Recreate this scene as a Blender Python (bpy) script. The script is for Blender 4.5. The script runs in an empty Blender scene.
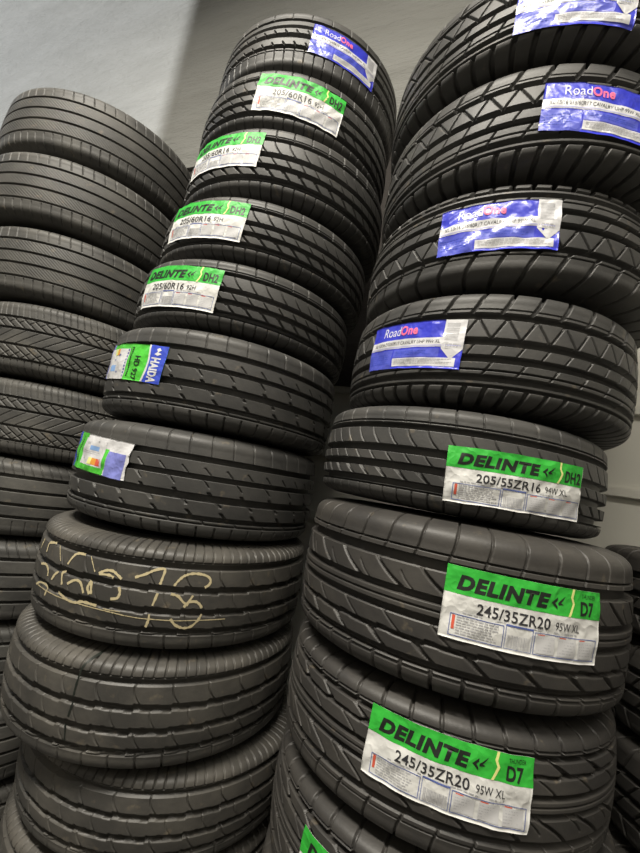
import bpy, bmesh, math, random
import numpy as np
from mathutils import Matrix, Vector

scene = bpy.context.scene
COL = scene.collection
PI = math.pi

# ------------------------------------------------------------------ materials
def mat(name):
    m = bpy.data.materials.new(name); m.use_nodes = True
    nt = m.node_tree
    return m, nt, nt.nodes['Principled BSDF']

def link(nt, a, b): nt.links.new(a, b)

def rubber(name, base, dust, dust_amt, rough, scale=9.0, spec=.4):
    m, nt, bs = mat(name)
    tc = nt.nodes.new('ShaderNodeTexCoord')
    n1 = nt.nodes.new('ShaderNodeTexNoise'); n1.inputs['Scale'].default_value = scale
    n1.inputs['Detail'].default_value = 8; n1.inputs['Roughness'].default_value = .65
    mp = nt.nodes.new('ShaderNodeMapping'); mp.inputs['Scale'].default_value = (1, 1, 1.6)
    link(nt, tc.outputs['Object'], mp.inputs[0]); link(nt, mp.outputs[0], n1.inputs['Vector'])
    rp = nt.nodes.new('ShaderNodeValToRGB')
    rp.color_ramp.elements[0].position = .40; rp.color_ramp.elements[1].position = .78
    link(nt, n1.outputs['Fac'], rp.inputs[0])
    mu = nt.nodes.new('ShaderNodeMath'); mu.operation = 'MULTIPLY'; mu.inputs[1].default_value = dust_amt
    link(nt, rp.outputs['Color'], mu.inputs[0])
    mx = nt.nodes.new('ShaderNodeMix'); mx.data_type = 'RGBA'
    mx.inputs[6].default_value = (*base, 1); mx.inputs[7].default_value = (*dust, 1)
    link(nt, mu.outputs[0], mx.inputs[0]); link(nt, mx.outputs[2], bs.inputs['Base Color'])
    n3 = nt.nodes.new('ShaderNodeTexNoise'); n3.inputs['Scale'].default_value = 34; n3.inputs['Detail'].default_value = 5
    link(nt, tc.outputs['Object'], n3.inputs['Vector'])
    r3 = nt.nodes.new('ShaderNodeValToRGB'); r3.color_ramp.elements[0].position = .66; r3.color_ramp.elements[1].position = .80
    link(nt, n3.outputs['Fac'], r3.inputs[0])
    m3 = nt.nodes.new('ShaderNodeMath'); m3.operation = 'MULTIPLY'; m3.inputs[1].default_value = .7
    link(nt, r3.outputs['Color'], m3.inputs[0])
    mx3 = nt.nodes.new('ShaderNodeMix'); mx3.data_type = 'RGBA'; mx3.inputs[7].default_value = (.20, .165, .115, 1)
    link(nt, m3.outputs[0], mx3.inputs[0]); link(nt, mx.outputs[2], mx3.inputs[6]); link(nt, mx3.outputs[2], bs.inputs['Base Color'])
    n2 = nt.nodes.new('ShaderNodeTexNoise'); n2.inputs['Scale'].default_value = 160
    n2.inputs['Detail'].default_value = 4
    link(nt, tc.outputs['Object'], n2.inputs['Vector'])
    bp = nt.nodes.new('ShaderNodeBump'); bp.inputs['Strength'].default_value = .18; bp.inputs['Distance'].default_value = .002
    link(nt, n2.outputs['Fac'], bp.inputs['Height']); link(nt, bp.outputs[0], bs.inputs['Normal'])
    mr = nt.nodes.new('ShaderNodeMapRange'); mr.inputs[3].default_value = rough - .08; mr.inputs[4].default_value = rough + .12
    link(nt, n1.outputs['Fac'], mr.inputs[0]); link(nt, mr.outputs[0], bs.inputs['Roughness'])
    bs.inputs['Specular IOR Level'].default_value = spec
    return m

R_NEW = rubber('rubber_new', (.050, .0495, .048), (.128, .122, .111), .50, .46, 7)
R_USED = rubber('rubber_used', (.052, .050, .046), (.165, .152, .130), .62, .43, 6)
R_WORN = rubber('rubber_worn', (.058, .057, .054), (.155, .148, .132), .65, .52, 8)
R_DEEP = rubber('rubber_deep_black', (.040, .038, .036), (.115, .105, .090), .45, .45, 6)
R_SIDE = rubber('rubber_sidewall', (.035, .035, .034), (.09, .085, .072), .4, .55, 8)

def paper(name, col, crumple=.35, rough=.38, coat=.0, scale=26.0):
    m, nt, bs = mat(name)
    bs.inputs['Base Color'].default_value = (*col, 1)
    bs.inputs['Roughness'].default_value = rough
    bs.inputs['Coat Weight'].default_value = coat
    bs.inputs['Coat Roughness'].default_value = .12
    tc = nt.nodes.new('ShaderNodeTexCoord')
    v = nt.nodes.new('ShaderNodeTexVoronoi'); v.feature = 'F1'; v.inputs['Scale'].default_value = scale
    n = nt.nodes.new('ShaderNodeTexNoise'); n.inputs['Scale'].default_value = 18; n.inputs['Detail'].default_value = 3
    link(nt, tc.outputs['Object'], n.inputs['Vector'])
    ad = nt.nodes.new('ShaderNodeMix'); ad.data_type = 'RGBA'; ad.inputs[0].default_value = .12
    link(nt, tc.outputs['Object'], ad.inputs[6]); link(nt, n.outputs['Color'], ad.inputs[7])
    link(nt, ad.outputs[2], v.inputs['Vector'])
    bp = nt.nodes.new('ShaderNodeBump'); bp.inputs['Strength'].default_value = crumple; bp.inputs['Distance'].default_value = .012
    link(nt, v.outputs['Distance'], bp.inputs['Height'])
    link(nt, bp.outputs[0], bs.inputs['Normal'])
    if coat: link(nt, bp.outputs[0], bs.inputs['Coat Normal'])
    return m

def plain(name, col, rough=.5, metal=0):
    m, nt, bs = mat(name)
    bs.inputs['Base Color'].default_value = (*col, 1); bs.inputs['Roughness'].default_value = rough
    bs.inputs['Metallic'].default_value = metal
    return m

P_WHITE = paper('white_sticker_paper', (.72, .72, .70), .26, .5)
P_GREEN = paper('green_print', (.035, .46, .045), .26, .5)
P_BLACK = plain('black_print', (.012, .016, .012), .5)
P_DARK = plain('dark_grey_print', (.035, .035, .04), .5)
P_GREY = plain('pale_grey_print', (.60, .60, .61), .5)
P_MID = plain('mid_grey_print', (.47, .47, .49), .5)
P_NAVY = plain('blue_outline_print', (.10, .14, .38), .5)
P_RED = plain('red_print', (.72, .12, .07), .5)
P_YEL = plain('pale_yellow_print', (.80, .82, .30), .5)
P_BLUE = paper('blue_film', (.045, .055, .60), .20, .32, .30)
P_BLUE2 = paper('violet_blue_film', (.10, .12, .64), .20, .32, .30)
P_LAV = plain('lavender_print', (.45, .45, .70), .5)
P_FILM = paper('white_film', (.70, .70, .72), .20, .34, .25)
P_PINK = plain('pink_print', (.85, .16, .32), .45)
P_SILV = plain('silver_print', (.72, .72, .80), .4)
P_HGRN = paper('bright_green_film', (.09, .58, .055), .30, .34, .3)
P_HBLU = paper('royal_blue_film', (.05, .09, .60), .30, .34, .3)
P_VIOL = paper('faded_violet_film', (.22, .24, .62), .30, .4, .2)
P_ORNG = plain('orange_print', (.80, .36, .06), .5)
P_SKY = plain('light_blue_print', (.25, .42, .75), .5)
CHALK = plain('yellow_chalk', (.56, .48, .29), .9)

# ------------------------------------------------------------------ mesh helpers
def mesh_from(name, V, F, mats, smooth=True, fmat=None):
    me = bpy.data.meshes.new(name)
    V = np.asarray(V, dtype=np.float32); F = np.asarray(F, dtype=np.int32)
    me.vertices.add(len(V)); me.vertices.foreach_set('co', V.ravel())
    k = F.shape[1]
    me.loops.add(F.size); me.loops.foreach_set('vertex_index', F.ravel())
    me.polygons.add(len(F))
    me.polygons.foreach_set('loop_start', np.arange(0, F.size, k, dtype=np.int32))
    me.polygons.foreach_set('loop_total', np.full(len(F), k, dtype=np.int32))
    me.polygons.foreach_set('use_smooth', np.full(len(F), smooth))
    if fmat is not None: me.polygons.foreach_set('material_index', np.asarray(fmat, dtype=np.int32))
    for m in (mats if isinstance(mats, (list, tuple)) else [mats]): me.materials.append(m)
    me.update(); me.validate()
    return me

def obj(name, me, parent=None, loc=(0, 0, 0)):
    o = bpy.data.objects.new(name, me); COL.objects.link(o)
    o.location = loc
    if parent: o.parent = parent
    return o

def empty(name, loc, label, cat, group=None):
    o = bpy.data.objects.new(name, None); COL.objects.link(o)
    o.location = loc; o.empty_display_size = .1
    o['label'] = label; o['category'] = cat
    if group: o['group'] = group
    return o

def box_mesh(name, x0, x1, y0, y1, z0, z1, m, bevel=0):
    bm = bmesh.new()
    bmesh.ops.create_cube(bm, size=1)
    for v in bm.verts:
        v.co = Vector(((x0 + x1) / 2 + v.co.x * (x1 - x0), (y0 + y1) / 2 + v.co.y * (y1 - y0), (z0 + z1) / 2 + v.co.z * (z1 - z0)))
    if bevel: bmesh.ops.bevel(bm, geom=bm.edges[:], offset=bevel, segments=2, affect='EDGES')
    me = bpy.data.meshes.new(name); bm.to_mesh(me); bm.free()
    me.materials.append(m)
    return me

def structure(name, me):
    o = obj(name, me); o['kind'] = 'structure'; return o

# ------------------------------------------------------------------ tyre cross-section
VS = .66                    # |v| up to here is the flat tread, beyond it the rounded shoulder
CROWN, SHD = .005, .072
def profile(v, R, W):
    """outer surface: v in [-1,1] -> radius, height, outward normal"""
    a = np.clip((np.abs(v) - VS) / (1 - VS), 0, 1) * PI / 2
    s = np.sign(v)
    rho = R - CROWN * np.minimum(np.abs(v) / VS, 1) ** 2 - SHD * (1 - np.cos(a)) ** 1.4
    z = W / 2 * np.where(np.abs(v) <= VS, v, s * (VS + (.962 - VS) * np.sin(a)))
    nr = np.cos(a); nz = s * np.sin(a)
    return rho, z, nr, nz
def z_to_v(z, W):
    t = z / (W / 2); a = np.abs(t)
    q = np.clip((a - VS) / (.962 - VS), 0, 1)
    return np.where(a <= VS, t, np.sign(t) * (VS + (1 - VS) * np.arcsin(q) / (PI / 2)))

# ------------------------------------------------------------------ tread patterns (depth in metres at u, v)
E = .0012
def box(d, w, e=E): return np.clip((w / 2 - np.abs(d)) / e + .5, 0, 1)
def mask(v, a, b, s=.012): return np.clip((v - a) / s + .5, 0, 1) * np.clip((b - v) / s + .5, 0, 1)
class Tread:
    def __init__(s, u, v, W): s.u, s.v, s.W, s.D, s.rows = u, v, W, np.zeros_like(u), []
    def put(s, d): s.D = np.maximum(s.D, d)
    def circ(s, v0, w, d=.008, saw=None):
        c = v0
        if saw:
            p, amp = saw
            c = v0 + amp * (((s.u / p) % 1.0) - .5)
        if not saw: s.rows.append((v0, w * 1.3))
        s.put(d * 1.8 * box((s.v - c) * s.W / 2, w * 1.3, .0010))
    def cut(s, a, b, p, slope, w, d=.006, curve=0., ph=0., taper=False):
        z = (s.v - (a + b) / 2) * s.W / 2
        half = (b - a) / 2 * s.W / 2
        x = s.u - slope * z - curve * half * (z / half) ** 2 - ph * p
        k = (x - np.round(x / p) * p)
        ww = w * (.35 + .65 * np.clip((s.v - a) / (b - a), 0, 1)) if taper else w
        if taper == 'up': ww = w * (.35 + .65 * np.clip((b - s.v) / (b - a), 0, 1))
        s.put(d * box(k / math.sqrt(1 + slope * slope), ww) * mask(s.v, a, b))
    def zig(s, a, b, p, w, d=.005, ph=0.):
        t = np.abs(((s.u / p + ph) % 1.0) * 2 - 1) * 2 - 1
        c = (a + b) / 2 + (b - a) / 2 * .93 * t
        sl = (b - a) / 2 * s.W / 2 * 4 / p
        s.put(d * box((s.v - c) * s.W / 2 / math.sqrt(1 + sl * sl), w) * mask(s.v, a, b))

def p_worn(t):
    for c in (.48, .15, -.17, -.51): t.circ(c, .005, .006)
    t.cut(.54, .86, .034, -.25, .0026, .004); t.cut(-.86, -.56, .030, -.2, .0028, .004)
    for i, (a, b) in enumerate(((.18, .45), (-.14, .12), (-.48, -.20))): t.cut(a, b, .012, -1.3, .0016, .0014, ph=.3 * i)
def p_herring(t):
    for c in (.46, .16, -.25, -.60): t.circ(c, .005, .007)
    t.cut(.50, .93, .020, -.30, .0022, .004); t.cut(-.93, -.64, .022, -.2, .0024, .004)
    t.cut(.17, .45, .032, -1.5, .0034, .005); t.cut(.30, .45, .032, 1.3, .0022, .004, ph=.4)
    t.cut(-.59, -.26, .032, -1.5, .0034, .005); t.cut(-.59, -.42, .032, 1.3, .0022, .004, ph=.4)
    t.cut(-.24, .15, .040, 1.4, .0020, .003)
def p_plain(t):
    for c in (.54, .20, -.14, -.45): t.circ(c, .007, .008)
    t.cut(.58, .95, .026, -.55, .0024, .004); t.cut(-.93, -.55, .034, -.1, .0022, .003)
    t.circ(.58, .0018, .003)
def p_dh(t):
    t.circ(.48, .008); t.circ(.04, .011); t.circ(-.27, .010); t.circ(-.575, .009); t.circ(-.66, .002, .004); t.circ(.58, .002, .003)
    t.cut(.50, .95, .050, -.12, .0028, .004); t.cut(.06, .47, .040, -.75, .0028, .005, .30, taper='up')
    t.cut(-.26, .03, .040, -1.0, .0028, .005, .20, taper='up'); t.cut(-.57, -.28, .044, -1.25, .0070, .007, .2, taper=True)
    t.cut(-.96, -.66, .031, -.05, .0028, .005)
def p_saw(t):
    t.circ(.47, .010); t.circ(.15, .009); t.circ(-.21, .012); t.circ(-.565, .008); t.circ(-.66, .002, .004)
    t.circ(.185, .002, .003)
    t.cut(.20, .32, .052, -1.1, .0026, .004); t.cut(.52, .93, .052, -.10, .0030, .003)
    t.cut(-.02, .13, .078, -1.1, .0040, .006, taper=True); t.cut(-.34, -.21, .078, -1.0, .0060, .008, ph=.45)
    t.cut(-.20, -.10, .078, -.9, .0060, .008, ph=.2); t.cut(-.55, -.44, .078, -1.1, .0050, .007, ph=.7)
    t.cut(-.66, -.56, .078, -.9, .0040, .006, ph=.1); t.cut(-.93, -.70, .042, -.08, .0040, .005)
def p_suv(t):
    t.circ(.61, .009); t.circ(.20, .010, .008, (.075, -.024)); t.circ(-.19, .010, .008, (.075, -.024)); t.circ(-.53, .009, .008, (.075, -.02))
    t.circ(.68, .002, .003); t.circ(-.60, .002, .004)
    t.cut(.68, .985, .0215, .12, .0032, .0045); t.cut(.63, .68, .043, 0, .0040, .004)
    t.cut(.24, .58, .075, -.45, .0026, .004, .35); t.cut(-.16, .16, .075, -.45, .0022, .002, .3, ph=.5)
    t.cut(-.50, -.22, .075, -.6, .0024, .003, .3, ph=.2); t.cut(-.20, -.12, .075, -1.0, .0060, .007, ph=.4)
    t.cut(-.96, -.55, .052, -.15, .0034, .005)
def p_asym(t):
    t.circ(.44, .010); t.circ(.01, .011); t.circ(-.27, .010); t.circ(-.575, .009); t.circ(-.45, .0022, .005); t.circ(-.69, .0030, .006); t.circ(.56, .002, .004)
    t.cut(.46, .97, .056, .62, .0066, .008); t.zig(.03, .42, .054, .0030, .006)
    t.cut(-.25, 0, .046, .70, .0022, .005); t.cut(-.56, -.29, .062, .70, .0030, .005, ph=.3)
    t.cut(-.985, -.70, .038, .45, .0085, .010)
def p_ribbed(t):
    t.circ(.52, .008); t.circ(.28, .009); t.circ(0, .012); t.circ(-.34, .010); t.circ(-.46, .002, .003)
    t.cut(.08, .18, .034, -.7, .003, .005); t.cut(-.30, -.20, .034, -.7, .003, .005)
    t.cut(.56, .9, .06, -.1, .0022, .003); t.cut(-.95, -.40, .030, -.05, .0026, .005)
def p_leaf(t):
    t.circ(.45, .012); t.circ(.08, .008); t.circ(-.15, .008); t.circ(-.62, .008); t.circ(.585, .002, .004); t.circ(-.035, .002, .003); t.circ(-.69, .002, .003)
    t.cut(.46, .97, .056, .22, .0036, .005, -.15); t.cut(.10, .45, .082, -1.55, .0060, .007, .35, taper='up')
    t.cut(.10, .30, .082, -1.2, .0016, .003, .3, ph=.5)
    t.cut(-.60, -.40, .082, -1.7, .0075, .007, .3, taper=True); t.cut(-.40, -.18, .082, -1.5, .0022, .003, .2, ph=.3)
    t.circ(-.40, .0045, .007, (.082, -.018))
    t.cut(-.96, -.63, .050, -.10, .0055, .007)
def p_lug(t):
    for c in (.36, -.02, -.40): t.circ(c, .012, .009)
    t.cut(.38, .97, .050, .5, .006, .008); t.cut(-.97, -.42, .050, -.5, .006, .008); t.cut(-.4, .36, .05, .9, .0045, .006)
PAT = dict(worn=p_worn, herring=p_herring, plain=p_plain, dh=p_dh, saw=p_saw, suv=p_suv, asym=p_asym, ribbed=p_ribbed, leaf=p_leaf, lug=p_lug)
RW = dict(worn=(.363, .254), herring=(.355, .25), plain=(.357, .242), dh=(.328, .20), saw=(.347, .248), suv=(.361, .226), asym=(.342, .23), ribbed=(.3143, .2227), leaf=(.341, .245), lug=(.32, .21))
RUB = dict(worn=R_WORN, herring=R_WORN, plain=R_WORN, dh=R_NEW, saw=R_NEW, suv=R_USED, asym=R_NEW, ribbed=R_NEW, leaf=R_DEEP, lug=R_DEEP)
GROOVE = dict(worn=(.48, .15, -.17, -.51), herring=(.46, .16, -.25, -.6), plain=(.54, .2, -.14, -.45), dh=(.48, .04, -.27, -.575), saw=(.47, .15, -.21, -.565),
              suv=(.61,), asym=(.44, .01, -.27, -.575), ribbed=(.52, .28, 0, -.34), leaf=(.45, .08, -.15, -.62), lug=(.36, -.02, -.4))

def tread_mesh(kind):
    R, W = RW[kind]
    rows = list(np.linspace(-1, -VS, 30)[:-1]) + list(np.linspace(-VS, VS, 96)) + list(np.linspace(VS, 1, 30)[1:])
    probe = Tread(np.zeros((1, 2)), np.zeros((1, 2)), W); PAT[kind](probe)
    for v0, w in probe.rows:                                     # crisp edges: rows exactly at both lips of every groove
        for q in (-w / 2 - .0007, -w / 2 + .0007, w / 2 - .0007, w / 2 + .0007): rows.append(v0 + q / (W / 2))
    rows = np.array(sorted(rows))
    rows = rows[np.concatenate([[True], np.diff(rows) > 1e-4])]
    th = np.concatenate([np.linspace(-PI / 2 - 1.95, -PI / 2 + 1.95, 1080), np.linspace(-PI / 2 + 1.95, -PI / 2 + 2 * PI - 1.95, 72)[1:-1]])
    T, V = np.meshgrid(th, rows, indexing='ij')
    t = Tread(R * (T + PI / 2), V, W)
    PAT[kind](t)
    D = t.D * np.clip((1 - np.abs(V)) / .03, 0, 1)
    rho, z, nr, nz = profile(V, R, W)
    rho = rho - D * nr; z = z - D * nz
    P = np.stack([rho * np.cos(T), rho * np.sin(T), z], -1).reshape(-1, 3)
    n, k = len(th), len(rows)
    I = np.arange(n * k).reshape(n, k); J = np.roll(I, -1, 0)
    F = np.stack([I[:, :-1], J[:, :-1], J[:, 1:], I[:, 1:]], -1).reshape(-1, 4)
    return mesh_from('tread_' + kind, P, F, RUB[kind])

def side_mesh(kind, s):
    R, W = RW[kind]; h = W / 2
    a = np.linspace(0, 1, 7)
    pr = [(R - CROWN - SHD, .962 * h)]
    pr += [(R - .088, .969 * h), (R - .100, .973 * h), (R - .108, .965 * h), (R - .118, .94 * h), (R - .126, .86 * h), (R - .128, .80 * h), (R - .122, .78 * h),
           (R - .105, .84 * h), (R - .085, .86 * h), (R - .055, .80 * h), (R - .032, .60 * h), (R - .022, .30 * h), (R - .020, 0)]
    if kind: pass
    n = 160; th = np.linspace(0, 2 * PI, n, endpoint=False)
    P = np.array([[r * math.cos(t), r * math.sin(t), s * z] for t in th for r, z in pr])
    k = len(pr); I = np.arange(n * k).reshape(n, k); J = np.roll(I, -1, 0)
    F = np.stack([I[:, :-1], J[:, :-1], J[:, 1:], I[:, 1:]], -1).reshape(-1, 4)
    if s < 0: F = F[:, ::-1]
    return mesh_from('sidewall_' + kind, P, F, R_SIDE)

MESH = {}
def meshes(kind):
    if kind not in MESH: MESH[kind] = (tread_mesh(kind), side_mesh(kind, 1), side_mesh(kind, -1))
    return MESH[kind]

# ------------------------------------------------------------------ printed labels on the tread
class Sheet:
    """a label sheet w x h stuck on a tyre: maps (a, b) in 0..1 (b downwards) to the curved surface"""
    def __init__(s, R, W, thc, zc, w, h, rot=0., wave=.0010, seed=0, lift=.0016):
        s.R, s.W, s.thc, s.zc, s.w, s.h, s.rot, s.wave, s.lift = R, W, thc, zc, w, h, rot, wave, lift
        r = random.Random(seed); s.ph = [r.uniform(0, 6.28) for _ in range(6)]; s.r = r
    def at(s, a, b, off=0.):
        a = np.asarray(a, float); b = np.asarray(b, float)
        x = (a - .5) * s.w; y = (.5 - b) * s.h
        c, sn = math.cos(s.rot), math.sin(s.rot)
        X, Y = x * c - y * sn, x * sn + y * c
        z = s.zc + Y
        rho, zz, nr, nz = profile(z_to_v(z, s.W), s.R, s.W)
        f = s.ph
        n = s.wave * (np.sin(x * 95 + y * 60 + f[0]) + np.sin(y * 120 - x * 40 + f[1]) + .6 * np.sin(x * 170 - y * 150 + f[2]) + 1.2) * .5
        o = s.lift + n + off
        th = s.thc + X / s.R
        rr = rho + o * nr
        return np.stack([rr * np.cos(th), rr * np.sin(th), zz + o * nz], -1)
    def grid(s, name, a0, a1, b0, b1, m, off, parent, na=None, nb=None):
        na = na or max(2, int(abs(a1 - a0) * s.w / .004)); nb = nb or max(1, int(abs(b1 - b0) * s.h / .004))
        A, B = np.meshgrid(np.linspace(a0, a1, na + 1), np.linspace(b0, b1, nb + 1), indexing='ij')
        P = s.at(A, B, off).reshape(-1, 3)
        I = np.arange((na + 1) * (nb + 1)).reshape(na + 1, nb + 1)
        F = np.stack([I[:-1, :-1], I[:-1, 1:], I[1:, 1:], I[1:, :-1]], -1).reshape(-1, 4)
        return obj(name, mesh_from(name, P, F, m), parent)
    def rects(s, name, L, m, off, parent):
        VV, FF, MI, o = [], [], [], 0
        ms = m if isinstance(m, list) else [m]
        for q in L:
            a0, a1, b0, b1 = q[:4]; mi = q[4] if len(q) > 4 else 0
            na = max(1, int(math.ceil(abs(a1 - a0) * s.w / .004))); nb = max(1, int(math.ceil(abs(b1 - b0) * s.h / .004)))
            A, B = np.meshgrid(np.linspace(a0, a1, na + 1), np.linspace(b0, b1, nb + 1), indexing='ij')
            VV.append(s.at(A, B, off).reshape(-1, 3))
            I = np.arange((na + 1) * (nb + 1)).reshape(na + 1, nb + 1) + o; o += (na + 1) * (nb + 1)
            f = np.stack([I[:-1, :-1], I[:-1, 1:], I[1:, 1:], I[1:, :-1]], -1).reshape(-1, 4)
            FF.append(f); MI += [mi] * len(f)
        return obj(name, mesh_from(name, np.concatenate(VV), np.concatenate(FF), ms, True, MI), parent)
    def sheet(s, name, m, parent, ragged=0.):
        """the paper itself, front and back, 0.4 mm thick"""
        na, nb = max(8, int(s.w / .004)), max(6, int(s.h / .004))
        A, B = np.meshgrid(np.linspace(0, 1, na + 1), np.linspace(0, 1, nb + 1), indexing='ij')
        if ragged:
            r = s.r
            ea = np.interp(np.linspace(0, 6, nb + 1), range(7), [r.uniform(0, ragged) for _ in range(7)])
            eb = np.interp(np.linspace(0, 12, na + 1), range(13), [r.uniform(0, ragged) for _ in range(13)])
            A[-1, :] -= ea; B[:, -1] -= eb
        P1 = s.at(A, B, 0).reshape(-1, 3); P0 = s.at(A, B, -.0004).reshape(-1, 3)
        n = len(P1); I = np.arange(n).reshape(na + 1, nb + 1)
        F = np.stack([I[:-1, :-1], I[:-1, 1:], I[1:, 1:], I[1:, :-1]], -1).reshape(-1, 4)
        ring = np.concatenate([I[:, 0], I[-1, 1:], I[::-1, -1][1:], I[0, ::-1][1:-1]])
        rn = np.roll(ring, -1)
        rim = np.stack([ring, rn, rn + n, ring + n], -1)[:, ::-1]
        F = np.concatenate([F, F[:, ::-1] + n, rim])
        return obj(name, mesh_from(name, np.concatenate([P1, P0]), F, m), parent)
    def text(s, name, string, a0, a1, b0, b1, m, off, parent, vertical=0, bold=0., shear=0.):
        V, F = text_geo(string, bold, shear)
        if vertical == 1:   a = a1 - V[:, 1] * (a1 - a0); b = b0 + V[:, 0] * (b1 - b0); a = a0 + V[:, 1] * (a1 - a0)
        elif vertical == -1: a = a1 - V[:, 1] * (a1 - a0); b = b1 - V[:, 0] * (b1 - b0)
        else: a = a0 + V[:, 0] * (a1 - a0); b = b1 - V[:, 1] * (b1 - b0)
        P = s.at(a, b, off)
        return obj(name, mesh_from(name, P, F, m), parent)

TXT = {}
def text_geo(string, bold, shear):
    key = (string, bold, shear)
    if key in TXT: return TXT[key]
    cu = bpy.data.curves.new('lettering', 'FONT'); cu.body = string
    cu.offset = bold; cu.shear = shear; cu.resolution_u = 3; cu.space_character = 1 + bold * 2.2
    o = bpy.data.objects.new('lettering', cu); COL.objects.link(o)
    bpy.context.view_layer.update()
    me = bpy.data.meshes.new_from_object(o.evaluated_get(bpy.context.evaluated_depsgraph_get()))
    bm = bmesh.new(); bm.from_mesh(me)
    bmesh.ops.triangulate(bm, faces=bm.faces[:])
    for _ in range(2):
        es = [e for e in bm.edges if e.calc_length() > .22]
        if es:
            bmesh.ops.subdivide_edges(bm, edges=es, cuts=1)
            bmesh.ops.triangulate(bm, faces=bm.faces[:])
    bm.verts.index_update()
    V = np.array([v.co[:2] for v in bm.verts]); F = np.array([[v.index for v in f.verts] for f in bm.faces])
    bm.free(); bpy.data.meshes.remove(me); bpy.data.objects.remove(o); bpy.data.curves.remove(cu)
    V = (V - V.min(0)) / (V.max(0) - V.min(0))
    TXT[key] = (V, F); return TXT[key]

def text_lines(r, a0, a1, b0, b1, n, gap=.5):
    """rows of short dashes standing for the small print"""
    L = []; dy = (b1 - b0) / n
    for i in range(n):
        a = a0
        end = a1 - r.uniform(0, .25) * (a1 - a0)
        while a < end:
            w = min(r.uniform(.012, .035), end - a); L.append((a, a + w, b0 + i * dy, b0 + i * dy + dy * gap)); a += w + .006
    return L
def frame(a0, a1, b0, b1, ta, tb):
    return [(a0, a1, b0, b0 + tb), (a0, a1, b1 - tb, b1), (a0, a0 + ta, b0 + tb, b1 - tb), (a1 - ta, a1, b0 + tb, b1 - tb)]

def green_label(root, R, W, th, zc, w, h, rot, seed, size, load, model, dim=False, wave=.0011, ragged=.0, gb=.38):
    s = Sheet(R, W, th, zc, w, h, rot, wave, seed); r = s.r
    lab = s.sheet('label', P_WHITE, root, ragged); lab['label'] = 'white paper label with a green header band'
    s.grid('header_band', .0, 1.0 - ragged, 0, gb, P_GREEN, .00035, lab)
    k = gb / .38
    s.text('maker_lettering', 'DELINTE', .07, .62, .11 * k, .32 * k, P_BLACK, .0008, lab, 0, .055, .20)
    ar = []
    V = [(.632, .225), (.670, .140), (.670, .185), (.655, .225), (.670, .262), (.670, .305)]
    V2 = [(.674, .215), (.725, .110), (.708, .175), (.694, .212), (.712, .235), (.676, .250)]
    P = np.concatenate([s.at([p[0] for p in q], [p[1] * k for p in q], .0008) for q in (V, V2)])
    obj('arrow_mark', mesh_from('arrow_mark', P, [[0, 1, 2], [0, 2, 3], [0, 3, 4], [0, 4, 5], [6, 7, 8], [6, 8, 9], [6, 9, 10], [6, 10, 11]], P_BLACK), lab)
    za = [.770, .762, .778, .762, .748]; zb = [0, .12, .20, .31, .38]
    P = []
    for a, b in zip(za, zb): P += [s.at(a, b * k, .0008), s.at(a + .016, b * k, .0008)]
    obj('divider_mark', mesh_from('divider_mark', P, [[2 * i, 2 * i + 2, 2 * i + 3, 2 * i + 1] for i in range(4)], P_YEL, False), lab)
    if len(model) == 2:
        s.text('model_lettering', model, .835, .935, .15 * k, .35 * k, P_BLACK, .0008, lab, 0, .035)
        s.text('series_lettering', 'THUNDER', .84, .95, .05 * k, .11 * k, P_BLACK, .0008, lab)
    else:
        s.text('model_lettering', model, .815, .965, .13 * k, .34 * k, P_BLACK, .0008, lab, 0, .035)
    s.text('size_lettering', size, .20, .635, .445, .60, P_DARK, .0007, lab, 0, .012)
    s.text('load_lettering', load, .67, .84 if len(load) > 3 else .77, .475, .585, P_DARK, .0007, lab)
    L = [q + (0,) for q in frame(.055, .365, .655, .95, .004, .010) + frame(.375, .535, .64, .95, .003, .006) + frame(.545, .975, .655, .95, .004, .010)]
    L += [(.375, .535, .625, .65, 0)]
    L += [(.068, .085, .675, .86, 1)]
    for q in text_lines(r, .095, .35, .68, .93, 7, .45): L.append(q + (2,))
    for a0 in (.56, .70, .84): L.append((a0, a0 + .118, .69, .925, 3))
    for a0 in (.56, .70, .84):
        for q in text_lines(r, a0 + .006, a0 + .112, .72, .91, 5, .4): L.append(q + (2,))
        L.append((a0 + .006, a0 + .05, .675, .688, 1))
    for q in text_lines(r, .10, .90, .612, .628, 1, 1.0): L.append(q + (2,)) if r.random() < .6 else None
    pb = s.rects('small_print', L, [P_NAVY, P_RED, P_MID, P_GREY], .0006, lab)
    a = .39; Lb = []
    while a < .52:
        wd = r.choice([.0025, .004, .006]); Lb.append((a, a + wd, .76, .93)); a += wd + r.choice([.003, .004, .005])
    s.rects('barcode', Lb, P_MID, .0006, lab)
    return lab

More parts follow.
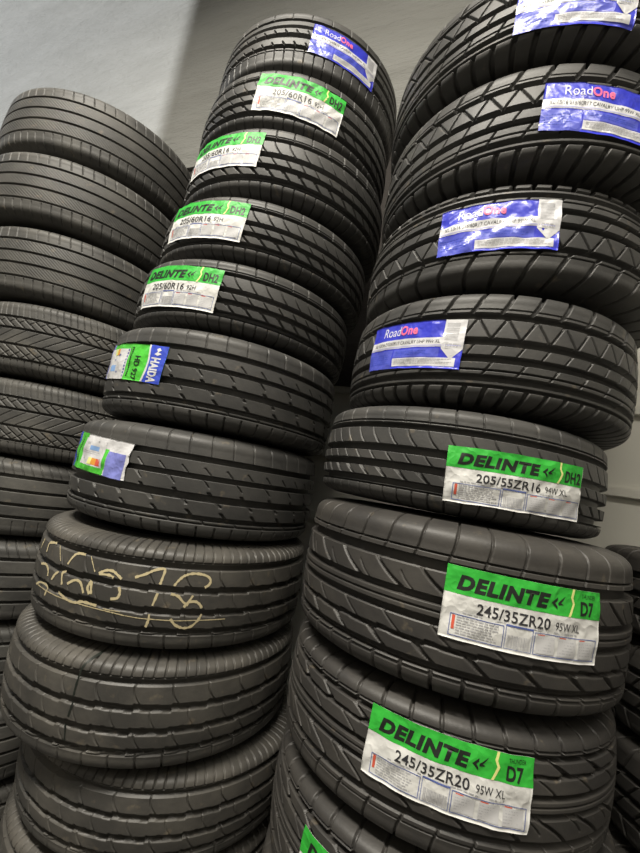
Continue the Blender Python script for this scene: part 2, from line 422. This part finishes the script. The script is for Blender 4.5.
def blue_label(root, R, W, th, zc, w, h, rot, seed, wave=.0011, size='215/60R17'):
    s = Sheet(R, W, th, zc, w, h, rot, wave, seed); r = s.r
    lab = s.sheet('label', P_BLUE, root); lab['label'] = 'glossy blue and white film label'
    s.rects('lower_panel', [(0, .32, .60, 1), (.335, .80, .60, .77)], P_BLUE2, .0003, lab)
    s.rects('white_strip', [(0, .985, .37, .565)], P_FILM, .0004, lab)
    s.rects('lavender_stripe', [(0, .985, .525, .55)], P_LAV, .0006, lab)
    s.text('maker_lettering', 'Road', .165, .375, .075, .29, P_SILV, .0008, lab, 0, .0, 0)
    s.text('maker_lettering', 'One', .378, .565, .075, .29, P_PINK, .0008, lab, 0, .035, 0)
    s.text('size_lettering', 'XL 13/16 ' + size + ' CAVALRY UHP 99W XL', .05, .80, .415, .49, P_DARK, .0008, lab)
    s.rects('white_panel', [(.335, .955, .785, .955)], P_FILM, .0004, lab)
    A = [(.815, .0), (1., .0), (1., .38), (.985, .62), (.905, .83), (.815, .60)]
    s.grid('barcode_panel', .815, 1.0, 0, .60, P_FILM, .0006, lab)
    P = [s.at(.815, .60, .0006), s.at(1., .60, .0006), s.at(.908, .82, .0006), s.at(.908, .60, .0006)]
    obj('arrow_point', mesh_from('arrow_point', P, [[0, 2, 3], [3, 2, 1]], P_FILM, False), lab)
    L = []
    b = .07
    while b < .42:
        t = r.choice([.010, .016, .022]); L.append((.835, .945, b, b + t)); b += t + r.choice([.012, .016])
    s.rects('barcode', L, P_MID, .0009, lab)
    L = [q for q in text_lines(r, .36, .94, .81, .93, 4, .4)]
    s.rects('small_print', L, P_MID, .0009, lab)
    s.rects('caption_print', [q for q in text_lines(r, .85, .97, .50, .60, 2, .5)], P_MID, .0009, lab)
    L = [q for q in text_lines(r, .02, .30, .68, .92, 5, .3)] + [q for q in text_lines(r, .36, .78, .64, .74, 3, .35)]
    s.rects('dark_small_print', L, P_HBLU, .0006, lab)
    return lab

def upright_label(root, R, W, th, zc, w, h, rot, seed):
    s = Sheet(R, W, th, zc, w, h, rot, .0012, seed); r = s.r
    lab = s.sheet('label', P_HGRN, root); lab['label'] = 'green, white and blue film label with sideways lettering'
    s.rects('violet_edge', [(0, .07, .0, 1)], P_VIOL, .0003, lab)
    s.rects('white_panel', [(.04, .49, .15, 1.0)], P_FILM, .0005, lab)
    s.grid('blue_panel', .79, 1.0, 0, 1, P_HBLU, .0004, lab)
    q = []; n = 12
    for i in range(n + 1):
        b = i / n; a = .765 + .03 * math.sin(b * PI)
        q += [s.at(a, b, .0008), s.at(a + .022, b, .0008)]
    obj('white_curve', mesh_from('white_curve', q, [[2 * i, 2 * i + 2, 2 * i + 3, 2 * i + 1] for i in range(n)], P_FILM, False), lab)
    s.rects('colour_scale', [(.17 + .02 * i, .19 + .02 * i, .16, .34, i // 3) for i in range(6)], [P_YEL, P_ORNG], .0008, lab)
    s.rects('blue_symbol', [(.16, .28, .62, .80)], P_SKY, .0008, lab)
    s.text('maker_lettering', 'HAIDA', .845, .935, .32, .97, P_FILM, .0009, lab, -2 if False else 1, .03, .0) if False else None
    for nm, st, a0, a1, b0, b1, m, bold in (('maker_lettering', 'HAIDA', .835, .945, .33, .99, P_FILM, .05), ('model_lettering', 'HD 927', .615, .695, .34, .98, P_BLACK, .02)):
        V, F = text_geo(st, bold, 0.)
        # reads downwards: letters turned a quarter turn clockwise
        a = a0 + V[:, 1] * (a1 - a0); b = b0 + V[:, 0] * (b1 - b0)
        obj(nm, mesh_from(nm, s.at(a, b, .0010), F, m), lab)
    P = [s.at(a, b, .0010) for a, b in ((.87, .10), (.90, .06), (.93, .12), (.90, .18), (.94, .22), (.90, .28), (.86, .24), (.89, .17))]
    obj('logo_mark', mesh_from('logo_mark', P, [[0, 1, 2], [0, 2, 7], [7, 2, 3], [7, 3, 4], [7, 4, 5], [7, 5, 6]], P_FILM, False), lab)
    L = [(.455, .475, .16 + .09 * i, .16 + .09 * i + .055) for i in range(9)]
    s.rects('small_print', L, P_NAVY, .0009, lab)
    for q in ((.29, .32, .30, .36), (.20, .225, .45, .49), (.30, .325, .78, .83)): s.rects('rating_letter', [q], P_NAVY, .0009, lab)
    s.rects('dark_small_print', [(.53, .552, .10 + .055 * i, .10 + .055 * i + .035) for i in range(15)], P_BLACK, .0009, lab)
    return lab

def turned_label(root, R, W, th, zc, w, h, rot, seed):
    s = Sheet(R, W, th, zc, w, h, rot, .0018, seed); r = s.r
    lab = s.sheet('label', P_FILM, root, .03); lab['label'] = 'crumpled white and green film label with a violet corner'
    s.rects('blue_edge', [(0, .06, 0, 1)], P_HBLU, .0003, lab)
    s.rects('green_border', [(.07, .27, .0, .90), (.07, .70, .84, 1), (.66, .71, .30, .84)], P_HGRN, .0004, lab)
    s.rects('white_panel', [(.24, .66, .12, .84)], P_FILM, .0006, lab)
    s.rects('violet_panel', [(.715, .95, .34, 1.0)], P_VIOL, .0005, lab)
    s.rects('colour_scale', [(.42 + .035 * i, .455 + .035 * i, .62, .80, i // 2) for i in range(6)], [P_YEL, P_ORNG, P_RED], .0009, lab)
    s.rects('blue_symbol', [(.40, .56, .30, .42)], P_SKY, .0009, lab)
    L = [(.33, .38, .22, .28), (.52, .55, .14, .19), (.30, .33, .60, .70), (.60, .63, .60, .68)] + text_lines(r, .28, .62, .46, .56, 2, .3)
    s.rects('small_print', L, P_MID, .0009, lab)
    s.rects('dark_small_print', [(.14, .165, .10 + .05 * i, .13 + .05 * i) for i in range(15)], P_BLACK, .0008, lab)
    return lab

# ------------------------------------------------------------------ tyres
def tyre(kind, x, y, R, zlo, W, face, label, group, flip=False, tilt=(0, 0), spin=0.):
    root = empty('car_tyre', (x, y, zlo), label, 'tyre', group)
    root.rotation_euler = (tilt[1], -tilt[0], 0)
    R0, W0 = RW[kind]
    tm, s1, s2 = meshes(kind)
    for nm, me in (('tread', tm), ('sidewall', s1), ('sidewall', s2)):
        o = obj(nm, me, root, (0, 0, W / 2))
        o.scale = (R / R0, R / R0, W / W0)
        o.rotation_euler = (0, PI if flip else 0, face + PI / 2 + spin)
    return root

class Lift:
    """labels are laid out about the tyre's mid-height; this shifts them onto the tyre's base"""
    def __init__(s, root, W): s.root, s.W = root, W
    def done(s):
        for c in s.root.children:
            if c.name.startswith('label') or c.name.startswith(('chalk', 'crease')): c.location.z = s.W / 2

H = 1.26
FR, FM, FL = math.radians(-93), math.radians(-56), math.radians(-35)
GR, GM, GL, GX = ('tyres of the right-hand stack', 'tyres of the middle stack', 'worn tyres of the left-hand stack', 'tyres of the stack behind at the far right')

RIGHT = [  # kind, x, y, R, zlo, W, flip, label text, label spec
 ('asym', 0.0163, 1.0714, 0.3673, 2.1501, 0.2162, 0, (0.022, -0.010), 'zigzag-tread tyre topping the right-hand stack, blue label cut by the photo top'),
 ('asym', 0.0049, 1.0800, 0.3505, 1.9123, 0.2378, 0, (0.018, -0.011), 'zigzag-tread tyre second from top of right stack, blue label running off the right edge'),
 ('asym', -0.0216, 1.0902, 0.3356, 1.6939, 0.2184, 1, (0.009, -0.009), 'zigzag-tread tyre with a crumpled blue label, third from top of right stack'),
 ('asym', -0.0444, 1.0904, 0.3245, 1.4583, 0.2357, 0, (-0.015, -0.000), 'zigzag-tread tyre with a smooth blue label near its left end, above a green-label tyre'),
 ('dh', -0.0825, 1.0774, 0.3178, 1.2527, 0.2056, 0, (-0.024, 0.003), 'narrow tyre with green and white label reading 205/55ZR16 in right stack'),
 ('leaf', -0.0567, 1.0776, 0.3455, 0.9628, 0.2899, 0, (-0.012, 0.006), 'wide tyre under the narrow one, upper of two with fully visible 245/35ZR20 labels'),
 ('leaf', -0.0581, 1.0799, 0.3362, 0.7404, 0.2224, 1, (-0.010, 0.010), 'tyre low in right stack, lower of two with fully visible 245/35ZR20 labels'),
 ('leaf', -0.0486, 1.0814, 0.3415, 0.5241, 0.2164, 1, (-0.010, 0.007), 'lowest visible tyre of right stack, only a corner of its green label in view'),
 ('leaf', -.05, 1.081, .3417, .2621, .262, 0, (0, 0), 'tyre second from the floor in right stack, below the photo'),
 ('leaf', -.05, 1.081, .3417, .0, .2621, 1, (0, 0), 'tyre on the floor at the foot of right stack'),
]
MID = [
 ('ribbed', -0.7282, 1.1316, 0.3163, 2.4127, 0.2211, 0, (-0.015, -0.007), 'ribbed tyre on top of the middle stack with a blue and white label'),
 ('dh', -0.7358, 1.1193, 0.3211, 2.2077, 0.2051, 0, (-0.027, -0.008), 'tyre second from top of middle stack, green label right under the blue label'),
 ('dh', -0.7264, 1.1131, 0.3299, 1.9893, 0.2183, 0, (-0.021, -0.006), 'tyre third from top of middle stack, green label wrapping its left side'),
 ('dh', -0.7528, 1.1033, 0.3322, 1.7994, 0.1899, 0, (-0.032, -0.010), 'tyre with the third green label down the middle stack'),
 ('dh', -0.7743, 1.0850, 0.3313, 1.6035, 0.1959, 0, (-0.023, -0.007), 'tyre with the lowest 205/60R16 green label of the middle stack'),
 ('saw', -0.7848, 1.0681, 0.3400, 1.3560, 0.2475, 0, (-0.014, 0.006), 'saw-edged rib tyre with small green and royal blue label, middle stack'),
 ('saw', -0.8077, 1.0643, 0.3465, 1.0984, 0.2576, 0, (-0.002, 0.018), 'saw-edged rib tyre with crumpled white label with violet corner, middle stack'),
 ('suv', -0.8058, 1.0553, 0.3625, 0.8631, 0.2353, 0, (0.015, 0.036), 'used wide tyre scrawled with yellow chalk numbers in middle stack'),
 ('suv', -0.8041, 1.0542, 0.3696, 0.6345, 0.2286, 0, (0.020, 0.036), 'used wide tyre directly below the chalk-marked tyre'),
 ('suv', -0.7564, 1.0957, 0.3582, 0.4370, 0.1975, 0, (0.012, 0.020), 'used wide tyre second below the chalk-marked tyre, cut by the photo bottom'),
 ('suv', -.76, 1.095, .3569, .218, .218, 0, (0.006, 0.010), 'used tyre third below the chalk-marked tyre, a dark sliver at the photo bottom'),
 ('suv', -.76, 1.095, .3569, .0, .218, 0, (0, 0), 'used tyre on the floor at the foot of middle stack'),
]
LEFT = [
 ('worn', -1.5917, 1.0589, 0.3627, 2.2024, 0.2585, 0, (0.000, 0.000), 'worn ribbed tyre on top of the left-hand stack against the pale wall'),
 ('worn', -1.5956, 1.0598, 0.3717, 1.9506, 0.2517, 0, (0.000, 0.000), 'worn ribbed tyre second from top of left stack'),
 ('worn', -1.5785, 1.0805, 0.3581, 1.6994, 0.2513, 0, (0.000, 0.000), 'worn ribbed tyre third from top of left stack, above the herringbone ones'),
 ('herring', -1.5402, 1.1141, 0.3587, 1.4482, 0.2512, 0, (0.000, 0.000), 'upper of two worn herringbone-tread tyres in left stack'),
 ('herring', -1.5346, 1.1213, 0.3523, 1.1967, 0.2515, 0, (0.000, 0.000), 'lower of two worn herringbone-tread tyres in left stack'),
 ('plain', -1.5737, 1.0839, 0.3581, 0.9535, 0.2432, 0, (0.000, 0.000), 'plain four-groove tyre just below the herringbone tyres in left stack'),
 ('plain', -1.5673, 1.0848, 0.3591, 0.7064, 0.2471, 0, (0.000, 0.000), 'plain four-groove tyre left of the chalk-marked tyre, second below the herringbone ones'),
 ('plain', -1.5701, 1.0867, 0.3575, 0.4720, 0.2344, 0, (0.000, 0.000), 'lowest visible tyre of left stack, a small piece at the left photo edge'),
 ('plain', -1.57, 1.087, .3575, .236, .236, 0, (0, 0), 'tyre second from the floor in left stack, hidden behind the middle stack'),
 ('plain', -1.57, 1.087, .3575, .0, .236, 0, (0, 0), 'tyre on the floor at the foot of left stack'),
]
R_ = []
for i, (k, x, y, R, z, W, fl, tl, lb) in enumerate(RIGHT): R_.append(tyre(k, x, y, R, z, W, FR, lb, GR, fl, tl, .11 * ((i * 7) % 5 - 2)))
M_ = []
for i, (k, x, y, R, z, W, fl, tl, lb) in enumerate(MID): M_.append(tyre(k, x, y, R, z, W, FM, lb, GM, fl, tl, .09 * ((i * 3) % 5 - 2)))
for i, (k, x, y, R, z, W, fl, tl, lb) in enumerate(LEFT): tyre(k, x, y, R, z, W, FL, lb, GL, fl, tl, .13 * ((i * 2) % 5 - 2))
ORD = ['topmost', 'second', 'third', 'fourth', 'fifth', 'bottom']
for i in range(6):
    tyre('lug', .634 + .006 * ((i * 5) % 3 - 1), 1.33 + .004 * ((i * 2) % 3), .32, 1.05 - .21 * i, .21, math.radians(-116),
         ['topmost dark block-tread tyre of the rear stack at far right edge', 'dark block-tread tyre second from top of the rear stack at far right', 'dark block-tread tyre third from top of the rear stack at far right',
          'dark block-tread tyre fourth from top of the rear stack at far right', 'dark block-tread tyre second from the floor in the rear right stack', 'dark block-tread tyre on the floor under the rear right stack'][i], GX, 0, (0, 0), .2 * i)

# labels (angle on the tyre, height above its middle, width, height, tilt)
def rw(T, i): return T[i][3], T[i][5]
def lab(fn, root, T, i, *a, **k):
    R, W = rw(T, i); fn(root, R, W, *a, **k); Lift(root, W).done()
lab(blue_label, R_[0], RIGHT, 0, -1.432, -.034, .210, .100, -.06, 11)
lab(blue_label, R_[1], RIGHT, 1, -1.200, -.014, .217, .104, -.06, 12)
lab(blue_label, R_[2], RIGHT, 2, -1.595, -.001, .217, .101, -.008, 13, wave=.0020)
lab(blue_label, R_[3], RIGHT, 3, -1.973, -.002, .218, .098, -.05, 14)
lab(green_label, R_[4], RIGHT, 4, -1.125, -.023, .257, .098, .03, 15, '205/55ZR16', '94W XL', 'DH2', wave=.0018, ragged=.02)
lab(green_label, R_[5], RIGHT, 5, -1.166, .016, .260, .111, -.016, 16, '245/35ZR20', '95W XL', 'D7')
lab(green_label, R_[6], RIGHT, 6, -1.434, .024, .256, .103, -.031, 17, '245/35ZR20', '95W XL', 'D7', wave=.0015)
lab(green_label, R_[7], RIGHT, 7, -1.765, -.002, .256, .103, -.01, 18, '245/35ZR20', '95W XL', 'D7')
lab(blue_label, M_[0], MID, 0, -.786, -.003, .217, .098, -.023, 21)
lab(green_label, M_[1], MID, 1, -1.080, .0, .256, .120, -.05, 22, '205/60R16', '92H', 'DH2', wave=.0018)
lab(green_label, M_[2], MID, 2, -1.700, .022, .258, .106, -.05, 23, '205/60R16', '92H', 'DH2')
lab(green_label, M_[3], MID, 3, -1.615, .008, .262, .110, -.05, 24, '205/60R16', '92H', 'DH2')
lab(green_label, M_[4], MID, 4, -1.607, .001, .260, .114, -.045, 25, '205/60R16', '92H', 'DH2')
lab(upright_label, M_[5], MID, 5, -1.768, .012, .242, .094, -.05, 26)
lab(turned_label, M_[6], MID, 6, -1.738, .031, .230, .088, -.05, 27)

# yellow chalk scrawl, one ribbon per stroke, lying on the ribs of the tread
STROKES = [(.0042,[(-2.012,.0662),(-2.045,.0414)]),
 (.0042,[(-1.897,.0442),(-1.889,.0645),(-1.788,.0722)]),
 (.0016,[(-1.745,.0702),(-1.692,.0399)]),
 (.0042,[(-1.619,.0389),(-1.587,.0581),(-1.553,.0666),(-1.497,.0679)]),
 (.0016,[(-1.455,.0675),(-1.401,.0384)]),
 (.0042,[(-1.373,.037),(-1.332,.0461),(-1.288,.0472),(-1.255,.0411),(-1.227,.0346)]),
 (.0042,[(-1.368,.0367),(-1.307,.038),(-1.276,.035)]),
 (.0042,[(-1.936,.014),(-1.853,.0195),(-1.804,.0116),(-1.796,-.0015)]),
 (.0042,[(-1.741,-.0044),(-1.712,.0104),(-1.684,.0168)]),
 (.0042,[(-1.613,.0243),(-1.644,.0168),(-1.629,-.0054)]),
 (.0042,[(-1.584,.0001),(-1.534,.0117),(-1.491,.0124),(-1.466,.0029),(-1.448,-.0087)]),
 (.0042,[(-1.41,.0199),(-1.427,.0042),(-1.407,-.0074)]),
 (.0042,[(-1.409,.0184),(-1.397,-.0066)]),
 (.0042,[(-1.232,.0183),(-1.221,.0077),(-1.229,-.0039),(-1.269,-.0084)]),
 (.0042,[(-1.957,-.0343),(-1.864,-.0217),(-1.767,-.0228),(-1.792,-.0439)]),
 (.0016,[(-1.942,-.0318),(-1.634,-.0323),(-1.499,-.0321),(-1.363,-.033),(-1.243,-.0348),(-1.17,-.0371)]),
 (.0042,[(-1.643,-.0232),(-1.563,-.031),(-1.499,-.0321),(-1.444,-.0262),(-1.347,-.0271)]),
 (.0016,[(-1.304,-.0306),(-1.199,-.0308)]),
 (.0042,[(-1.152,.0418),(-1.097,.0507),(-1.041,.0619),(-.993,.0646),(-.997,.0466),(-1.004,.0334)]),
 (.0042,[(-.924,.0326),(-.903,.0446),(-.872,.0551),(-.816,.0606),(-.749,.0573),(-.719,.0492),(-.721,.0391),(-.746,.0323)]),
 (.0042,[(-1.008,.0156),(-1.015,.0041),(-1.025,-.0106)]),
 (.0042,[(-.933,.0162),(-.891,.0123),(-.854,-.0),(-.825,-.0045)]),
 (.0042,[(-.807,.0152),(-.824,.0036),(-.849,-.0097)]),
 (.0042,[(-.824,.002),(-.783,.0023),(-.757,-.0041),(-.744,-.0107)]),
 (.0042,[(-1.034,-.0283),(-1.032,-.0394),(-1.042,-.0554)]),
 (.0042,[(-.912,-.0348),(-.88,-.047),(-.833,-.0531),(-.789,-.0498),(-.758,-.0385),(-.738,-.0238)]),
 (.0016,[(-1.167,-.037),(-1.077,-.0384),(-.989,-.0381),(-.884,-.0382),(-.768,-.0368),(-.585,-.0359)])]
def ribbons(name, label, STROKES, material, root, R, W):
    VV, FF, n0 = [], [], 0
    rr = random.Random(5)
    for w, pts in STROKES:
        q = np.array([(R * t, z) for t, z in pts])
        # resample with a Catmull-Rom curve
        ext = np.vstack([2 * q[0] - q[1], q, 2 * q[-1] - q[-2]]); out = []
        for i in range(1, len(ext) - 2):
            p0, p1, p2, p3 = ext[i - 1:i + 3]
            m = max(3, int(np.linalg.norm(p2 - p1) / .003))
            for t in np.linspace(0, 1, m, endpoint=False):
                out.append(.5 * ((2 * p1) + (-p0 + p2) * t + (2 * p0 - 5 * p1 + 4 * p2 - p3) * t * t + (-p0 + 3 * p1 - 3 * p2 + p3) * t ** 3))
        out.append(q[-1]); out = np.array(out)
        d = np.gradient(out, axis=0); d /= np.linalg.norm(d, axis=1)[:, None] + 1e-9
        nn = np.stack([-d[:, 1], d[:, 0]], -1)
        ww = np.array([(w * 1.6) * (.55 + .45 * rr.random()) / 2 for _ in out])[:, None]
        for sgn in (1, -1):
            e = out + sgn * nn * ww
            rho, z, nr, nz = profile(z_to_v(e[:, 1], W), R, W)
            rho = rho + .0008
            th = e[:, 0] / R
            VV.append(np.stack([rho * np.cos(th), rho * np.sin(th), z], -1))
        k = len(out); I = np.arange(k - 1) + n0
        FF.append(np.stack([I, I + k, I + k + 1, I + 1], -1)); n0 += 2 * k
    o = obj(name, mesh_from(name, np.concatenate(VV), np.concatenate(FF), material), root)
    o['label'] = label
ribbons('chalk_writing', 'yellow chalk numbers scrawled on the tread', STROKES, CHALK, M_[7], *rw(MID, 7)); Lift(M_[7], MID[7][5]).done()
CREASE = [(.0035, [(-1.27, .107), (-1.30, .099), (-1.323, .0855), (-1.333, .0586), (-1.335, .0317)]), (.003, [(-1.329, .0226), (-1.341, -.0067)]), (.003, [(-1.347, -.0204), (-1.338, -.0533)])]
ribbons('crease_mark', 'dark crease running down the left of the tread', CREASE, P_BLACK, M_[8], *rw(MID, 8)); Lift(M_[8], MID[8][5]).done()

# ------------------------------------------------------------------ the room
def plaster(name, col, col2, bump, sc, rot, fine=22, fb=.35):
    m, nt, bs = mat(name)
    tc = nt.nodes.new('ShaderNodeTexCoord')
    mp = nt.nodes.new('ShaderNodeMapping'); mp.inputs['Rotation'].default_value = (0, rot, 0); mp.inputs['Scale'].default_value = sc
    n = nt.nodes.new('ShaderNodeTexNoise'); n.inputs['Scale'].default_value = 1.0; n.inputs['Detail'].default_value = 9; n.inputs['Roughness'].default_value = .6
    link(nt, tc.outputs['Object'], mp.inputs[0]); link(nt, mp.outputs[0], n.inputs['Vector'])
    n2 = nt.nodes.new('ShaderNodeTexNoise'); n2.inputs['Scale'].default_value = fine; n2.inputs['Detail'].default_value = 6
    link(nt, tc.outputs['Object'], n2.inputs['Vector'])
    mx = nt.nodes.new('ShaderNodeMix'); mx.data_type = 'RGBA'
    mx.inputs[6].default_value = (*col, 1); mx.inputs[7].default_value = (*col2, 1)
    link(nt, n.outputs['Fac'], mx.inputs[0]); link(nt, mx.outputs[2], bs.inputs['Base Color'])
    b1 = nt.nodes.new('ShaderNodeBump'); b1.inputs['Strength'].default_value = bump; b1.inputs['Distance'].default_value = .05
    b2 = nt.nodes.new('ShaderNodeBump'); b2.inputs['Strength'].default_value = bump * fb; b2.inputs['Distance'].default_value = .006
    link(nt, n.outputs['Fac'], b1.inputs['Height']); link(nt, n2.outputs['Fac'], b2.inputs['Height'])
    link(nt, b1.outputs[0], b2.inputs['Normal']); link(nt, b2.outputs[0], bs.inputs['Normal'])
    bs.inputs['Roughness'].default_value = .8
    return m
PLAST = plaster('painted_plaster', (.205, .205, .188), (.31, .31, .292), .9, (1.5, 1, 6.5), .42, 45, .5)
PANEL = plaster('painted_boards', (.56, .55, .49), (.62, .61, .55), .08, (2, 2, 2), 0)
WALLM = plaster('side_plaster', (.20, .195, .18), (.26, .25, .23), .2, (2, 2, 2), 0)
CONC = plaster('concrete_floor', (.06, .058, .054), (.10, .097, .09), .15, (3, 3, 3), 0)
CEIL = plaster('ceiling_paint', (.40, .39, .35), (.46, .45, .41), .1, (2, 2, 2), 0)
BROWN_SHADE = plaster('dark_brown_gap_shade', (.016, .013, .011), (.03, .024, .019), .2, (3, 3, 20), 0)  # dark brown, taken near-black with the shade between the stacks

X0, X1, Y0, YB, ZC = -5.5, 2.4, -2.6, 1.70, 6.6
structure('floor', box_mesh('floor', X0, X1, Y0, YB + .1, -.1, 0, CONC))
structure('ceiling', box_mesh('ceiling', X0, X1, Y0, YB + .1, ZC, ZC + .1, CEIL))
structure('wall_back', box_mesh('wall_back', X0, X1, YB, YB + .2, 3.05, ZC, PLAST))
structure('wall_back_lower', box_mesh('wall_back_lower', X0, X1, YB + .05, YB + .2, 0, 2.86, PANEL))
structure('trim_1', box_mesh('trim_1', X0, .28, YB + .02, YB + .2, 1.74, 3.05, BROWN_SHADE))  # brown band under the plaster, carried down to paint the shade behind the gap
structure('trim_9', box_mesh('trim_9', .28, X1, YB + .02, YB + .2, 2.86, 3.05, PANEL))
for i, z in enumerate((.55, .85, 1.145, 1.43, 1.728, 2.02, 2.32)):
    structure('trim_%d' % (i + 2), box_mesh('trim_%d' % (i + 2), X0 if z < 1.8 else .28, X1, YB + .028, YB + .055, z - .018, z + .016, PANEL, .003))
structure('wall_right', box_mesh('wall_right', X1, X1 + .15, Y0, YB + .2, 0, ZC, WALLM))
structure('wall_front', box_mesh('wall_front', X0, X1, Y0 - .15, Y0, 0, ZC, WALLM))
# left wall; unseen tall window opening added to cut the daylight's edge on the back wall
WY0, WY1, WZ0, WZ1 = -1.33, 1.25, 2.9, 6.4
bm = bmesh.new()
def bmbox(x0, x1, y0, y1, z0, z1):
    r = bmesh.ops.create_cube(bm, size=1)['verts']
    for v in r: v.co = Vector(((x0 + x1) / 2 + v.co.x * (x1 - x0), (y0 + y1) / 2 + v.co.y * (y1 - y0), (z0 + z1) / 2 + v.co.z * (z1 - z0)))
XL = X0 - .15
bmbox(XL, X0, Y0, WY0, 0, ZC); bmbox(XL, X0, WY1, YB + .2, 0, ZC); bmbox(XL, X0, WY0, WY1, 0, WZ0); bmbox(XL, X0, WY0, WY1, WZ1, ZC)
me = bpy.data.meshes.new('wall_left'); bm.to_mesh(me); bm.free(); me.materials.append(WALLM)
structure('wall_left', me)

# ------------------------------------------------------------------ lights
def area(name, loc, target, sx, sy, power, col):
    l = bpy.data.lights.new(name, 'AREA'); l.shape = 'RECTANGLE'; l.size = sx; l.size_y = sy; l.energy = power; l.color = col
    o = bpy.data.objects.new(name, l); COL.objects.link(o); o.location = loc
    o.rotation_euler = (Vector(target) - Vector(loc)).to_track_quat('-Z', 'Y').to_euler()
    return o
WARM = (1.0, .94, .83)
area('ceiling_tube_light', (-.8, -1.1, 4.5), (-.8, -1.1, 0), 2.4, .22, 280, WARM)
area('ceiling_tube_light', (1.2, -1.4, 4.5), (1.2, -1.4, 0), 1.6, .22, 50, WARM)
sun = bpy.data.lights.new('low_daylight', 'SUN'); sun.energy = 5.4; sun.angle = math.radians(1.2); sun.color = (.98, .99, 1.0)
so = bpy.data.objects.new('low_daylight', sun); COL.objects.link(so); so.location = (-8, -3.3, 6)
so.rotation_euler = Vector((3.21, 2.82, -.75)).to_track_quat('-Z', 'Y').to_euler()

w = bpy.data.worlds.new('sky'); scene.world = w; w.use_nodes = True
bg = w.node_tree.nodes['Background']; bg.inputs[0].default_value = (.75, .85, 1, 1); bg.inputs[1].default_value = .6

# ------------------------------------------------------------------ camera
al, pt, rl = .398, .1496, .1729
fh = Vector((-math.sin(al), math.cos(al), 0)); xh = Vector((math.cos(al), math.sin(al), 0)); zz = Vector((0, 0, 1))
fwd = fh * math.cos(pt) + zz * math.sin(pt); up = -fh * math.sin(pt) + zz * math.cos(pt)
cr = xh * math.cos(rl) + up * math.sin(rl); cu = -xh * math.sin(rl) + up * math.cos(rl)
M = Matrix((cr, cu, -fwd)).transposed().to_4x4(); M.translation = Vector((0, 0, H))
cam = bpy.data.cameras.new('camera'); cam.sensor_fit = 'VERTICAL'; cam.sensor_height = 36; cam.sensor_width = 27
cam.lens = 412.43 / 853 * 36; cam.clip_start = .02
co = bpy.data.objects.new('camera', cam); COL.objects.link(co); co.matrix_world = M
scene.camera = co

vs = scene.view_settings
vs.view_transform = 'Standard'; vs.look = 'None'; vs.gamma = 1; vs.use_curve_mapping = False; vs.exposure = 0.0
scene.cycles.max_bounces = 6
